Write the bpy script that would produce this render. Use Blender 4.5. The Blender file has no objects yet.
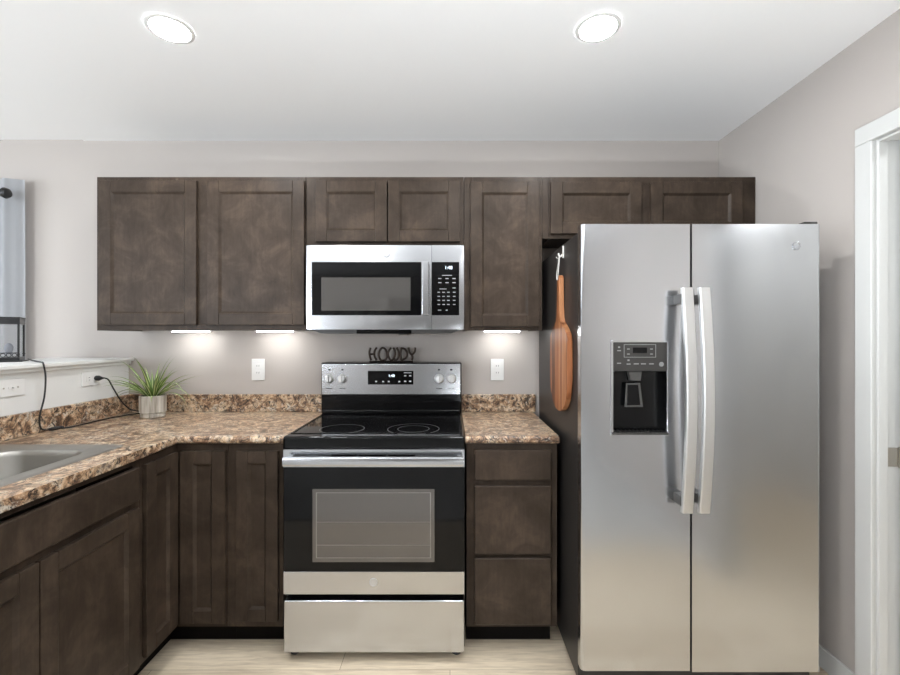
import bpy, bmesh, math, random
from mathutils import Vector, Matrix
random.seed(7)
SC = bpy.context.scene
COL = SC.collection

# ------------------------------------------------------------------ camera, world, exposure
H, FPX, CX, CY, DW = 1.36, 440.0, 450.0, 337.5, 2.52      # eye height, focal length, image centre, distance of the back wall
cam_d = bpy.data.cameras.new('camera'); cam_d.sensor_width = 36.0; cam_d.lens = FPX / 900 * 36
cam_d.clip_start = 0.02; cam_d.clip_end = 60
cam = bpy.data.objects.new('camera', cam_d); COL.objects.link(cam)
cam.location = (0, -DW, H); cam.rotation_euler = (math.pi / 2, 0, 0)
SC.camera = cam
SC.view_settings.view_transform = 'Standard'; SC.view_settings.look = 'None'
SC.view_settings.exposure = 0.55; SC.view_settings.gamma = 1.0; SC.view_settings.use_curve_mapping = False
w = bpy.data.worlds.new('daylight_sky'); SC.world = w; w.use_nodes = True
w.node_tree.nodes['Background'].inputs[0].default_value = (0.80, 0.90, 1.0, 1)
w.node_tree.nodes['Background'].inputs[1].default_value = 1.0
SC.cycles.use_denoising = True
SC.cycles.max_bounces = 10; SC.cycles.diffuse_bounces = 6; SC.cycles.glossy_bounces = 5
SC.cycles.sample_clamp_indirect = 6.0

FILL_UPLIGHT = 170.0      # radiance of the added, unseen lamps that brighten the ceiling
LAMP = 200.0         # radiance of a ceiling lamp's lens
BAR = 26.0           # radiance of an under-cabinet lamp
def daylight(name, loc, rot, sx, sy, power, col=(0.84, 0.92, 1.0)):
    l = bpy.data.lights.new(name, 'AREA'); l.shape = 'RECTANGLE'; l.size = sx; l.size_y = sy
    l.energy = power; l.color = col
    o = bpy.data.objects.new(name, l); COL.objects.link(o); o.location = loc; o.rotation_euler = rot
    return o
R = math.radians
daylight('window_daylight', (-6.25, -2.6, 1.30), (0, -R(118), 0), 1.5, 2.6, 140)      # unseen west window: area lamp tilted up to brighten the ceiling, light goes +x
daylight('window_daylight', (-3.95, -6.95, 1.30), (R(118), 0, 0), 1.9, 1.5, 180)   # unseen rear window: lamp tilted up at the ceiling too, light goes +y
daylight('window_daylight', (-3.35, 0.18, 1.55), (-R(90), 0, 0), 1.3, 1.2, 6)     # window beside the curtain, light goes -y

# ------------------------------------------------------------------ helpers
def px(p, D): return (p - CX) * D / FPX
def pz(q, D): return H - (q - CY) * D / FPX

class MB:
    def __init__(s): s.bm = bmesh.new()
    def _take(s, fn):
        n0 = len(s.bm.verts); fn(); s.bm.verts.ensure_lookup_table(); return s.bm.verts[n0:]
    def box(s, x0, x1, y0, y1, z0, z1, bev=0.0, seg=2, sel=None):
        x0, x1 = min(x0, x1), max(x0, x1); y0, y1 = min(y0, y1), max(y0, y1); z0, z1 = min(z0, z1), max(z0, z1)
        b = s.bm
        v = [b.verts.new((x, y, z)) for x in (x0, x1) for y in (y0, y1) for z in (z0, z1)]
        fs = [b.faces.new([v[i] for i in q]) for q in ((0,1,3,2),(4,6,7,5),(0,4,5,1),(2,3,7,6),(0,2,6,4),(1,5,7,3))]
        if bev > 0:
            es = {e for f in fs for e in f.edges}
            if sel: es = {e for e in es if sel((e.verts[0].co + e.verts[1].co) / 2, (e.verts[0].co - e.verts[1].co))}
            bmesh.ops.bevel(b, geom=list(es), offset=bev, segments=seg, profile=0.5, affect='EDGES', clamp_overlap=True)
        return s
    def grid(s, us, vs, hole, w0, w1, m, bev=0.0, seg=3, sel=None):
        """plate of cells us x vs between depths w0 (front) and w1 (back), some cells left out; m maps (u, v, w) to a point"""
        b = s.bm; nu, nv = len(us), len(vs); V = {}
        def vt(i, j, k):
            if (i, j, k) not in V: V[(i, j, k)] = b.verts.new(m(us[i], vs[j], (w0, w1)[k]))
            return V[(i, j, k)]
        has = lambda i, j: 0 <= i < nu - 1 and 0 <= j < nv - 1 and not hole(i, j)
        fs = []
        for i in range(nu - 1):
            for j in range(nv - 1):
                if not has(i, j): continue
                fs.append(b.faces.new([vt(i,j,0), vt(i+1,j,0), vt(i+1,j+1,0), vt(i,j+1,0)]))
                fs.append(b.faces.new([vt(i,j+1,1), vt(i+1,j+1,1), vt(i+1,j,1), vt(i,j,1)]))
                for (di, dj, a, c) in ((-1,0,(0,0),(0,1)), (1,0,(1,1),(1,0)), (0,-1,(1,0),(0,0)), (0,1,(0,1),(1,1))):
                    if not has(i+di, j+dj):
                        p, q = (i+a[0], j+a[1]), (i+c[0], j+c[1])
                        fs.append(b.faces.new([vt(*p,0), vt(*q,0), vt(*q,1), vt(*p,1)]))
        if bev > 0 and sel:
            es = {e for f in fs for e in f.edges if sel((e.verts[0].co + e.verts[1].co) / 2, e.verts[0].co - e.verts[1].co)}
            bmesh.ops.bevel(b, geom=list(es), offset=bev, segments=seg, profile=0.5, affect='EDGES', clamp_overlap=True)
        bmesh.ops.recalc_face_normals(b, faces=b.faces[:])
        return s
    def loft(s, rings, cap0=True, cap1=True, closed=True):
        b = s.bm; rs = [[b.verts.new(p) for p in r] for r in rings]; n = len(rs[0])
        for a, c in zip(rs, rs[1:]):
            for i in range(n if closed else n - 1):
                j = (i + 1) % n
                b.faces.new((a[i], a[j], c[j], c[i]))
        if cap0: b.faces.new(rs[0][::-1])
        if cap1: b.faces.new(rs[-1])
        return s
    def tube(s, pts, r, n=8, close=False, smooth=0):
        pts = [Vector(p) for p in pts]
        if smooth: pts = catmull(pts, smooth, close)
        rr = r if callable(r) else (lambda t: r)
        rings = []; N = len(pts); up = None
        for i, p in enumerate(pts):
            a = pts[(i - 1) % N] if (close or i) else p; c = pts[(i + 1) % N] if (close or i < N - 1) else p
            t = (c - a).normalized()
            if up is None: up = Vector((0, 0, 1)) if abs(t.z) < .9 else Vector((1, 0, 0))
            u = (up - t * up.dot(t)).normalized(); up = u; v = t.cross(u)
            q = rr(i / max(1, N - 1))
            rings.append([p + (u * math.cos(2*math.pi*k/n) + v * math.sin(2*math.pi*k/n)) * q for k in range(n)])
        if close: rings.append(rings[0]); 
        return s.loft(rings, not close, not close)
    def lathe(s, prof, c, axis='z', n=32, cap0=True, cap1=True):
        c = Vector(c); rings = []
        for (r, h) in prof:
            ring = []
            for k in range(n):
                a = 2*math.pi*k/n; x, y = r*math.cos(a), r*math.sin(a)
                ring.append(c + {'z': Vector((x, y, h)), 'y': Vector((x, -h, y)), 'x': Vector((h, x, y))}[axis])
            rings.append(ring)
        return s.loft(rings, cap0, cap1)
    def prism(s, poly, w0, w1, m, bev=0.0, seg=2):
        b = s.bm
        a = [b.verts.new(m(u, v, w0)) for u, v in poly]; c = [b.verts.new(m(u, v, w1)) for u, v in poly]
        fs = [b.faces.new(a), b.faces.new(c[::-1])]; n = len(poly)
        for i in range(n): fs.append(b.faces.new((a[i], a[(i+1) % n], c[(i+1) % n], c[i])))
        if bev > 0:
            es = {e for f in fs[:2] for e in f.edges}
            bmesh.ops.bevel(b, geom=list(es), offset=bev, segments=seg, profile=0.5, affect='EDGES', clamp_overlap=True)
        bmesh.ops.recalc_face_normals(b, faces=b.faces[:])
        return s
    def text(s, body, size, loc, m, depth=0.0006, align='CENTER'):
        cu = bpy.data.curves.new('lettering', 'FONT'); cu.body = body; cu.size = size; cu.extrude = depth / 2
        cu.align_x = align; cu.align_y = 'CENTER'; cu.resolution_u = 3
        o = bpy.data.objects.new('lettering', cu); COL.objects.link(o)
        dg = bpy.context.evaluated_depsgraph_get()
        me = bpy.data.meshes.new_from_object(o.evaluated_get(dg))
        n0 = len(s.bm.verts); s.bm.from_mesh(me); s.bm.verts.ensure_lookup_table()
        for v in s.bm.verts[n0:]: v.co = Vector(m(loc[0] + v.co.x, loc[1] + v.co.y, loc[2] - v.co.z))
        bpy.data.objects.remove(o); bpy.data.curves.remove(cu); bpy.data.meshes.remove(me)
        return s

def catmull(pts, k, close=False):
    out = []; n = len(pts)
    g = (lambda i: pts[i % n]) if close else (lambda i: pts[max(0, min(n - 1, i))])
    for i in range(n if close else n - 1):
        p0, p1, p2, p3 = g(i-1), g(i), g(i+1), g(i+2)
        for j in range(k):
            t = j / k
            out.append(.5*((2*p1) + (p2-p0)*t + (2*p0-5*p1+4*p2-p3)*t*t + (3*p1-p0-3*p2+p3)*t**3))
    if not close: out.append(pts[-1].copy())
    return out

def origin(o):
    v = Vector((0, 0, 0))
    while o is not None: v += o.location; o = o.parent
    return v
def obj(name, mb, mat, parent=None, base=None, sharp=32):
    """link the collected shape as one mesh object; base = where a top-level mesh's origin stands"""
    me = bpy.data.meshes.new(name)
    off = origin(parent) if parent is not None else Vector(base or (0, 0, 0))
    bmesh.ops.translate(mb.bm, verts=mb.bm.verts[:], vec=-off)
    bmesh.ops.recalc_face_normals(mb.bm, faces=mb.bm.faces[:])
    mb.bm.to_mesh(me); mb.bm.free()
    for p in me.polygons: p.use_smooth = True
    me.set_sharp_from_angle(angle=R(sharp))
    for m in (mat if isinstance(mat, (list, tuple)) else [mat]): me.materials.append(m)
    o = bpy.data.objects.new(name, me); COL.objects.link(o)
    wm = o.modifiers.new('weighted_normals', 'WEIGHTED_NORMAL'); wm.keep_sharp = True; wm.weight = 100
    if parent is not None: o.parent = parent
    else: o.location = off
    return o
def tag(o, label, cat, group=None):
    o['label'] = label; o['category'] = cat
    if group: o['group'] = group
    return o
def thing(name, label, cat, loc=(0, 0, 0), group=None):
    o = bpy.data.objects.new(name, None); COL.objects.link(o); o.location = loc; o.empty_display_size = .05
    return tag(o, label, cat, group)
def struct(name, mb, mat, parent=None):
    o = obj(name, mb, mat, parent)
    if parent is None: o['kind'] = 'structure'
    return o
def copy_tree(o, parent=None):
    c = o.copy(); COL.objects.link(c); c.parent = parent
    for ch in [k for k in bpy.data.objects if k.parent == o]: copy_tree(ch, c)
    return c
BACK = lambda u, v, w: (u, w, v)          # face in the x-z plane, w = y
SIDE = lambda u, v, w: (w, u, v)          # face in the y-z plane, w = x

# ------------------------------------------------------------------ materials
def mat(name, col=(.8,.8,.8), rough=.5, metal=0.0, spec=.5, emit=None, estr=0, coat=0, trans=0, build=None):
    m = bpy.data.materials.new(name); m.use_nodes = True; nt = m.node_tree; p = nt.nodes['Principled BSDF']
    p.inputs['Base Color'].default_value = (*col, 1); p.inputs['Roughness'].default_value = rough
    p.inputs['Metallic'].default_value = metal; p.inputs['Specular IOR Level'].default_value = spec
    p.inputs['Coat Weight'].default_value = coat; p.inputs['Transmission Weight'].default_value = trans
    if emit: p.inputs['Emission Color'].default_value = (*emit, 1); p.inputs['Emission Strength'].default_value = estr
    if build: build(nt, p)
    return m
def N(nt, t, **k):
    n = nt.nodes.new(t)
    for a, v in k.items():
        if a in n.inputs: n.inputs[a].default_value = v
        else: setattr(n, a, v)
    return n
def coords(nt, scale=(1,1,1), rot=(0,0,0)):
    g = N(nt, 'ShaderNodeNewGeometry'); mp = N(nt, 'ShaderNodeMapping')
    mp.inputs['Scale'].default_value = scale; mp.inputs['Rotation'].default_value = rot
    nt.links.new(g.outputs['Position'], mp.inputs['Vector']); return mp.outputs['Vector']
def ramp(nt, fac, stops):
    r = N(nt, 'ShaderNodeValToRGB'); e = r.color_ramp.elements
    while len(e) < len(stops): e.new(.5)
    for i, (p, c) in enumerate(stops): e[i].position = p; e[i].color = (*c, 1)
    nt.links.new(fac, r.inputs['Fac']); return r.outputs['Color']
def mix(nt, a, b, fac, mode='MIX'):
    m = N(nt, 'ShaderNodeMix', data_type='RGBA', blend_type=mode)
    for s, v in ((0, fac), (6, a), (7, b)):
        if hasattr(v, 'node'): nt.links.new(v, m.inputs[s])
        else: m.inputs[s].default_value = (*v, 1) if isinstance(v, tuple) else v
    return m.outputs[2]
def noise(nt, vec, scale, detail=4, rough=.55, dist=0):
    n = N(nt, 'ShaderNodeTexNoise'); n.inputs['Scale'].default_value = scale; n.inputs['Detail'].default_value = detail
    n.inputs['Roughness'].default_value = rough; n.inputs['Distortion'].default_value = dist
    nt.links.new(vec, n.inputs['Vector']); return n.outputs['Fac']
def bump(nt, p, h, strength, dist=.002):
    b = N(nt, 'ShaderNodeBump'); b.inputs['Strength'].default_value = strength; b.inputs['Distance'].default_value = dist
    nt.links.new(h, b.inputs['Height']); nt.links.new(b.outputs['Normal'], p.inputs['Normal'])
def L(nt, a, p, name): nt.links.new(a, p.inputs[name])

def paint(col, bs=.08):
    def f(nt, p):
        bump(nt, p, noise(nt, coords(nt), 220, 2), bs, .001)
    return f
M = {}
M['wall'] = mat('greige_wall_paint', (.43, .392, .364), .75, build=paint(0))
M['ceil'] = mat('white_ceiling_paint', (.87, .87, .87), .7, build=paint(0))
M['halfwall'] = mat('white_wall_paint', (.70, .70, .685), .7)
M['trim'] = mat('white_trim_paint', (.56, .56, .545), .35)
def wood(nt, p):
    v = coords(nt, (1, 1, .16)); g = noise(nt, v, 70, 5, .6)
    big = noise(nt, coords(nt), 7.0, 5, .66, .5)
    c = ramp(nt, big, [(.30, (.032, .0230, .0170)), (.50, (.048, .0348, .0258)), (.66, (.072, .0515, .0380))])
    c = mix(nt, c, ramp(nt, g, [(.3, (.80,.80,.80)), (.7, (1.12,1.10,1.08))]), .8, 'MULTIPLY')
    L(nt, c, p, 'Base Color'); bump(nt, p, g, .05, .001)
M['wood'] = mat('dark_stained_maple', rough=.38, spec=.13, build=wood)
M['toe'] = mat('black_toe_board', (.006, .005, .0045), .7, spec=.08)
M['inside'] = mat('pale_cabinet_underside', (.10, .075, .055), .5)
def granite(nt, p):
    v = coords(nt)
    a = noise(nt, v, 11, 8, .72, 1.8); b = noise(nt, v, 34, 5, .72, .9); d = noise(nt, coords(nt, rot=(.4,.2,.9)), 24, 8, .78, 2.6); e = noise(nt, coords(nt, rot=(.9,.5,.1)), 24, 6, .72, 1.4)
    c = ramp(nt, a, [(.32, (.050,.031,.022)), (.42, (.20,.118,.072)), (.49, (.46,.305,.190)), (.56, (.64,.51,.37)), (.66, (.30,.26,.235)), (.78, (.46,.34,.24))])
    c = mix(nt, c, ramp(nt, b, [(.40, (.28,.23,.20)), (.50, (.88,.84,.79)), (.60, (1.25,1.23,1.20))]), .85, 'MULTIPLY')
    c = mix(nt, c, (.62,.58,.51), ramp(nt, e, [(.57, (0,0,0)), (.64, (.85,.85,.85))]))
    c = mix(nt, c, (.020,.016,.015), ramp(nt, d, [(.52, (0,0,0)), (.57, (.96,.96,.96))]))
    L(nt, c, p, 'Base Color')
M['granite'] = mat('brown_granite_laminate', rough=.30, spec=.5, build=granite)
def oak(nt, p):
    v = coords(nt)
    br = N(nt, 'ShaderNodeTexBrick', offset=.37); nt.links.new(v, br.inputs['Vector'])
    for k, val in (('Scale', 1), ('Brick Width', 1.22), ('Row Height', .18), ('Mortar Size', .0012), ('Mortar Smooth', .2), ('Bias', 0)):
        br.inputs[k].default_value = val
    br.inputs['Color1'].default_value = (.57, .475, .355, 1); br.inputs['Color2'].default_value = (.69, .595, .460, 1)
    br.inputs['Mortar'].default_value = (.24, .17, .11, 1)
    g = noise(nt, coords(nt, (.9, 11, 1)), 6, 6, .62, .6)
    c = mix(nt, br.outputs['Color'], ramp(nt, g, [(.32, (.74,.70,.66)), (.6, (1.08,1.07,1.05))]), .9, 'MULTIPLY')
    L(nt, c, p, 'Base Color'); bump(nt, p, g, .05, .001)
M['oak'] = mat('light_oak_plank_floor', rough=.38, build=oak)
M['carpet'] = mat('pale_grey_carpet', rough=.95, spec=.1, build=lambda nt, p: (L(nt, ramp(nt, noise(nt, coords(nt), 160, 3), [(.3, (.40,.39,.375)), (.7, (.56,.55,.53))]), p, 'Base Color'), bump(nt, p, noise(nt, coords(nt), 300, 2), .5, .004)))
def brushed(horiz=True):
    def f(nt, p):
        v = coords(nt, (2, 2, 260) if horiz else (260, 260, 2)); g = noise(nt, v, 6, 3, .5)
        r = N(nt, 'ShaderNodeMapRange'); r.inputs[3].default_value = .17; r.inputs[4].default_value = .24
        nt.links.new(g, r.inputs[0]); L(nt, r.outputs[0], p, 'Roughness')
        bump(nt, p, g, .03, .0006)
    return f
M['steel'] = mat('brushed_stainless_steel', (.55, .56, .58), .22, 1.0, build=brushed(True))
M['steel2'] = mat('satin_steel_handle', (.66, .655, .645), .46, 1.0)
M['sink'] = mat('satin_sink_steel', (.40, .385, .355), .45, 1.0)
M['nickel'] = mat('satin_nickel', (.42, .39, .34), .35, 1.0)
M['blackglass'] = mat('black_ceramic_glass', (.003, .003, .0033), .06, spec=.24)
M['smoke'] = mat('smoked_window_glass', (.050, .047, .044), .05, spec=1.0)
M['ovenwin'] = mat('oven_window_glass', (.080, .071, .063), .08, spec=.9)
M['ring'] = mat('grey_burner_print', (.05, .05, .051), .3)
M['black'] = mat('black_plastic', (.012, .012, .013), .35)
M['gloss'] = mat('black_enamel', (.004, .004, .0043), .16, spec=.22)
M['charcoal'] = mat('charcoal_refrigerator_side', (.026, .023, .021), .40, spec=.3)
M['panelgrey'] = mat('dark_grey_control_panel', (.036, .034, .032), .35, spec=.3)
M['midgrey'] = mat('grey_plastic', (.055, .053, .050), .35)
M['rackline'] = mat('dim_rack_line', (.17, .155, .14), .4)
M['legend'] = mat('pale_legend_print', (.55, .55, .55), .5)
M['dimlegend'] = mat('grey_legend_print', (.22, .22, .22), .5)
M['digits'] = mat('lit_display_digits', (.6, .7, .8), .5, emit=(.75, .9, 1.0), estr=1.6)
M['whiteplastic'] = mat('white_plastic', (.72, .715, .70), .35)
M['slot'] = mat('dark_slot', (.02, .02, .02), .6)
M['lens'] = mat('ceiling_lamp_lens', (1, 1, 1), .5, emit=(.955, .98, 1.0), estr=LAMP)
M['fill_glow'] = mat('added_uplighter_glow', (1, 1, 1), .5, emit=(.90, .955, 1.0), estr=FILL_UPLIGHT)
M['bar'] = mat('cabinet_lamp_diffuser', (1, 1, 1), .5, emit=(.98, .99, .97), estr=BAR)
def acacia(nt, p):
    v = coords(nt, (1, 1, .10)); g = noise(nt, v, 60, 5, .6)
    y = N(nt, 'ShaderNodeSeparateXYZ'); nt.links.new(coords(nt, (1, 44, .2)), y.inputs[0])
    st = N(nt, 'ShaderNodeTexWhiteNoise', noise_dimensions='1D')
    fl = N(nt, 'ShaderNodeMath', operation='FLOOR'); nt.links.new(y.outputs[1], fl.inputs[0]); nt.links.new(fl.outputs[0], st.inputs['W'])
    c = ramp(nt, st.outputs['Value'], [(0, (.09,.032,.015)), (.3, (.26,.092,.034)), (.6, (.32,.122,.047)), (1, (.42,.195,.09))])
    c = mix(nt, c, ramp(nt, g, [(.3, (.62,.55,.5)), (.65, (1.1,1.1,1.1))]), .85, 'MULTIPLY')
    L(nt, c, p, 'Base Color')
M['acacia'] = mat('oiled_acacia_wood', rough=.45, spec=.25, build=acacia)
M['twine'] = mat('white_cotton_string', (.62, .60, .56), .8)
M['iron'] = mat('dark_wrought_iron', (.050, .036, .028), .40, .7)
def potm(nt, p):
    v = coords(nt, (1, 1, .08)); g = noise(nt, v, 45, 4, .6)
    L(nt, ramp(nt, g, [(.33, (.25,.22,.18)), (.5, (.43,.395,.34)), (.68, (.56,.52,.46))]), p, 'Base Color')
M['pot'] = mat('whitewashed_grey_pot', rough=.6, build=potm)
M['soil'] = mat('dark_potting_soil', (.035, .024, .016), .9)
def leafm(nt, p):
    u = N(nt, 'ShaderNodeUVMap', uv_map='UVMap'); s = N(nt, 'ShaderNodeSeparateXYZ'); nt.links.new(u.outputs[0], s.inputs[0])
    c = ramp(nt, s.outputs[0], [(.0, (.040,.085,.016)), (.30, (.15,.25,.045)), (.43, (.50,.55,.27)), (.57, (.50,.55,.27)), (.70, (.15,.25,.045)), (1, (.040,.085,.016))])
    L(nt, c, p, 'Base Color'); p.inputs['Subsurface Weight'].default_value = 0
M['leaf'] = mat('variegated_leaf', rough=.45, build=leafm)
def glass(nt, p, refl):
    t = N(nt, 'ShaderNodeBsdfTransparent'); g = N(nt, 'ShaderNodeBsdfGlossy'); g.inputs['Roughness'].default_value = .03
    m = N(nt, 'ShaderNodeMixShader'); m.inputs[0].default_value = refl
    nt.links.new(t.outputs[0], m.inputs[1]); nt.links.new(g.outputs[0], m.inputs[2])
    nt.links.new(m.outputs[0], nt.nodes['Material Output'].inputs['Surface'])
M['lamp_glass'] = mat('clear_lantern_glass'); glass(M['lamp_glass'].node_tree, None, .10)
M['pane'] = mat('window_pane_glass'); glass(M['pane'].node_tree, None, .06)
def sheer(nt, p):
    d = N(nt, 'ShaderNodeBsdfTranslucent'); d.inputs[0].default_value = (.55, .57, .60, 1)
    m = N(nt, 'ShaderNodeMixShader'); m.inputs[0].default_value = .35
    nt.links.new(p.outputs[0], m.inputs[1]); nt.links.new(d.outputs[0], m.inputs[2])
    nt.links.new(m.outputs[0], nt.nodes['Material Output'].inputs['Surface'])
M['curtain'] = mat('pale_blue_grey_curtain', (.42, .43, .45), .85, build=sheer)
M['candle'] = mat('grey_frosted_bulb', (.22, .24, .28), .5)
M['picture'] = mat('pale_picture_print', (.50, .48, .44), .6)
M['frame'] = mat('dark_picture_frame', (.05, .045, .04), .4)

# ------------------------------------------------------------------ the room
XR, XL, YR = 1.54, -5.6, -6.3        # kitchen's right wall, living room's far left wall, rear wall
XC = -2.095                          # where the kitchen ceiling ends
ZC = 2.486
XP, ZP = -1.84, 1.245                # half wall behind the sink: kitchen face and its top
D_JAMB = 1.593
YJ0, YJ1 = .78 - DW, D_JAMB - DW     # door opening in the right wall
ZD = pz(140, D_JAMB)

struct('floor', MB().box(XL - .12, 3.2, YR - .12, .12, -.10, 0), M['oak'])
struct('floor_carpet', MB().box(XL + .001, XR - .016, YR + .014, -2.10, .0005, .010, .003), M['carpet'])
struct('ceiling', MB().box(XC, 3.2, YR - .12, .12, ZC, ZC + .12).box(XL - .12, XC, YR - .12, .12, ZC + .006, ZC + .12), M['ceil'])
# back wall, with a window far left behind the curtain
WX0, WX1, WZ0, WZ1 = -4.0, -2.70, .95, 2.15
struct('wall_back', MB().grid([XL - .12, WX0, WX1, 3.2], [0, WZ0, WZ1, ZC + .006], lambda i, j: i == 1 and j == 1, 0, .12, BACK), M['wall'])
wn = struct('window_1', MB().grid([WX0, WX0 + .05, (WX0 + WX1) / 2 - .02, (WX0 + WX1) / 2 + .02, WX1 - .05, WX1], [WZ0, WZ0 + .05, WZ1 - .05, WZ1],
            lambda i, j: i in (1, 3) and j == 1, .03, .09, BACK), M['trim'])
obj('pane', MB().box(WX0 + .04, WX1 - .04, .057, .063, WZ0 + .04, WZ1 - .04), M['pane'], wn)
# right wall with the doorway
struct('wall_right', MB().grid([YR, YJ0 - .02, YJ1 + .02, 0], [0, ZD + .02, ZC], lambda i, j: i == 1 and j == 0, XR, XR + .115, SIDE), M['wall'])
struct('wall_left', MB().grid([YR, -3.9, -1.3, 0], [0, .75, 2.2, ZC + .006], lambda i, j: i == 1 and j == 1, XL, XL - .12, SIDE), M['wall'])
wn = struct('window_2', MB().grid([-3.9, -3.85, -2.62, -2.58, -1.35, -1.3], [.75, .80, 2.15, 2.2], lambda i, j: i in (1, 3) and j == 1, XL - .02, XL - .08, SIDE), M['trim'])
obj('pane', MB().box(XL - .047, XL - .053, -3.86, -1.34, .79, 2.16), M['pane'], wn)
# rear wall behind the camera, with a window and the opening of a hall
struct('wall_rear', MB().grid([XL - .12, -4.90, -3.0, -1.12, .15, 3.2], [0, .72, 2.1, 2.2, ZC + .006],
       lambda i, j: (i == 1 and j in (1, 2)) or (i == 3 and j in (0, 1)), YR, YR - .12, BACK), M['wall'])
wn = struct('window_3', MB().grid([-4.90, -4.85, -3.97, -3.93, -3.05, -3.0], [.72, .77, 2.15, 2.2], lambda i, j: i in (1, 3) and j == 1, YR - .02, YR - .08, BACK), M['trim'])
obj('pane', MB().box(-4.86, -3.04, YR - .053, YR - .047, .76, 2.16), M['pane'], wn)
struct('wall_hall', MB().box(-1.3, .3, YR - 1.5, YR - 1.42, 0, 2.3).box(-1.3, -1.2, YR - 1.42, YR - .12, 0, 2.3).box(.2, .3, YR - 1.42, YR - .12, 0, 2.3)
       .box(-1.3, .3, YR - 1.5, YR - .12, 2.3, 2.38).box(-1.3, .3, YR - 1.5, YR - .12, -.08, 0), M['wall'])
# room beyond the doorway
struct('wall_passage', MB().box(3.1, 3.2, -3.2, 0, 0, ZC).box(XR + .115, 3.2, -3.3, -3.2, 0, ZC), M['halfwall'])
# half wall behind the sink and its white ledge
struct('wall_half', MB().box(XP - .115, XP, -2.9, 0, 0, ZP - .018), M['halfwall'])
struct('trim_1', MB().box(XP - .40, XP + .035, -2.9, -.001, ZP - .018, ZP, .005, 2).box(XP + .0005, XP + .016, -2.9, -.001, ZP - .036, ZP - .018, .003), M['halfwall'])
# door casing, jambs, door
cw = .067
ca = MB()
for (y0, y1) in ((YJ1, YJ1 + cw), (YJ0 - cw, YJ0)): ca.box(XR - .015, XR, y0, y1, 0, ZD, .004, 3)
ca.box(XR - .015, XR, YJ0 - cw, YJ1 + cw, ZD, ZD + cw, .004, 3)
struct('trim_2', ca, M['trim'])
jb = MB()
jb.box(XR - .002, XR + .117, YJ1 + .001, YJ1 + .019, 0, ZD + .019).box(XR - .002, XR + .117, YJ0 - .019, YJ0 - .001, 0, ZD + .019).box(XR - .002, XR + .117, YJ0 - .001, YJ1 + .001, ZD, ZD + .018)
jb.box(XR + .004, XR + .036, YJ1 - .010, YJ1 + .001, 0, ZD, .002).box(XR + .004, XR + .036, YJ0 - .001, YJ0 + .010, 0, ZD, .002).box(XR + .004, XR + .036, YJ0 + .010, YJ1 - .010, ZD - .010, ZD, .002)
struct('trim_3', jb, M['trim'])
dr = struct('door_1', MB().box(XR + .085, XR + .085 + .80, YJ1 - .045, YJ1 - .008, .012, ZD - .004, .002), M['trim'])
for zc in (pz(457, D_JAMB),):
    h = MB().box(XR + .040, XR + .083, YJ1 - .0035, YJ1 + .0005, zc - .034, zc + .034, .001)
    h.tube([(XR + .084, YJ1 - .005, zc - .036), (XR + .084, YJ1 - .005, zc + .036)], .005, 8)
    obj('hinge', h, M['nickel'], dr)['label'] = 'satin nickel door hinge'
bb = MB().box(XR - .013, XR, YJ1 + cw + .001, -.001, 0, .085, .004).box(XR - .013, XR, YR + .001, YJ0 - cw - .001, 0, .085, .004)
struct('baseboard_right', bb, M['trim'])
struct('baseboard_rear', MB().box(XL + .001, -1.125, YR, YR + .013, 0, .085, .004).box(.155, XR - .015, YR, YR + .013, 0, .085, .004), M['trim'])

# ------------------------------------------------------------------ cabinets
def front_box(mb, face, a0, a1, z0, z1, w0, w1, bev=.003):
    if face == 'back': mb.box(a0, a1, w0, w1, z0, z1, bev)
    else: mb.box(w0, w1, a0, a1, z0, z1, bev)
    return mb
def shaker(root, face, a0, a1, z0, z1, w, out, rail=.058, t=.019):
    """shaker door on a cabinet face at depth w, standing out by t in the direction out (+1/-1) along its axis; panel is a sub-part"""
    m = MB(); f = w + out * t
    front_box(m, face, a0, a0 + rail, z0, z1, w + out * .001, f)
    front_box(m, face, a1 - rail, a1, z0, z1, w + out * .001, f)
    front_box(m, face, a0 + rail, a1 - rail, z0, z0 + rail, w + out * .001, f)
    front_box(m, face, a0 + rail, a1 - rail, z1 - rail, z1, w + out * .001, f)
    d = obj('door', m, M['wood'], root)
    p = MB(); m_ = BACK if face == 'back' else SIDE; dp, sl = w + out * .0085, .010
    rc = lambda q, k: [m_(a0 + rail + q, z0 + rail + q, k), m_(a1 - rail - q, z0 + rail + q, k), m_(a1 - rail - q, z1 - rail - q, k), m_(a0 + rail + q, z1 - rail - q, k)]
    p.loft([rc(-.003, w + out * .002), rc(-.003, f - out * .002), rc(.0, f - out * .002), rc(sl, dp)], True, True)
    obj('panel', p, M['wood'], d)
    return d
YU, ZU0, ZU1 = -.305, 1.395, 2.168
DU, DD = DW + YU, DW + YU - .020
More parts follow.
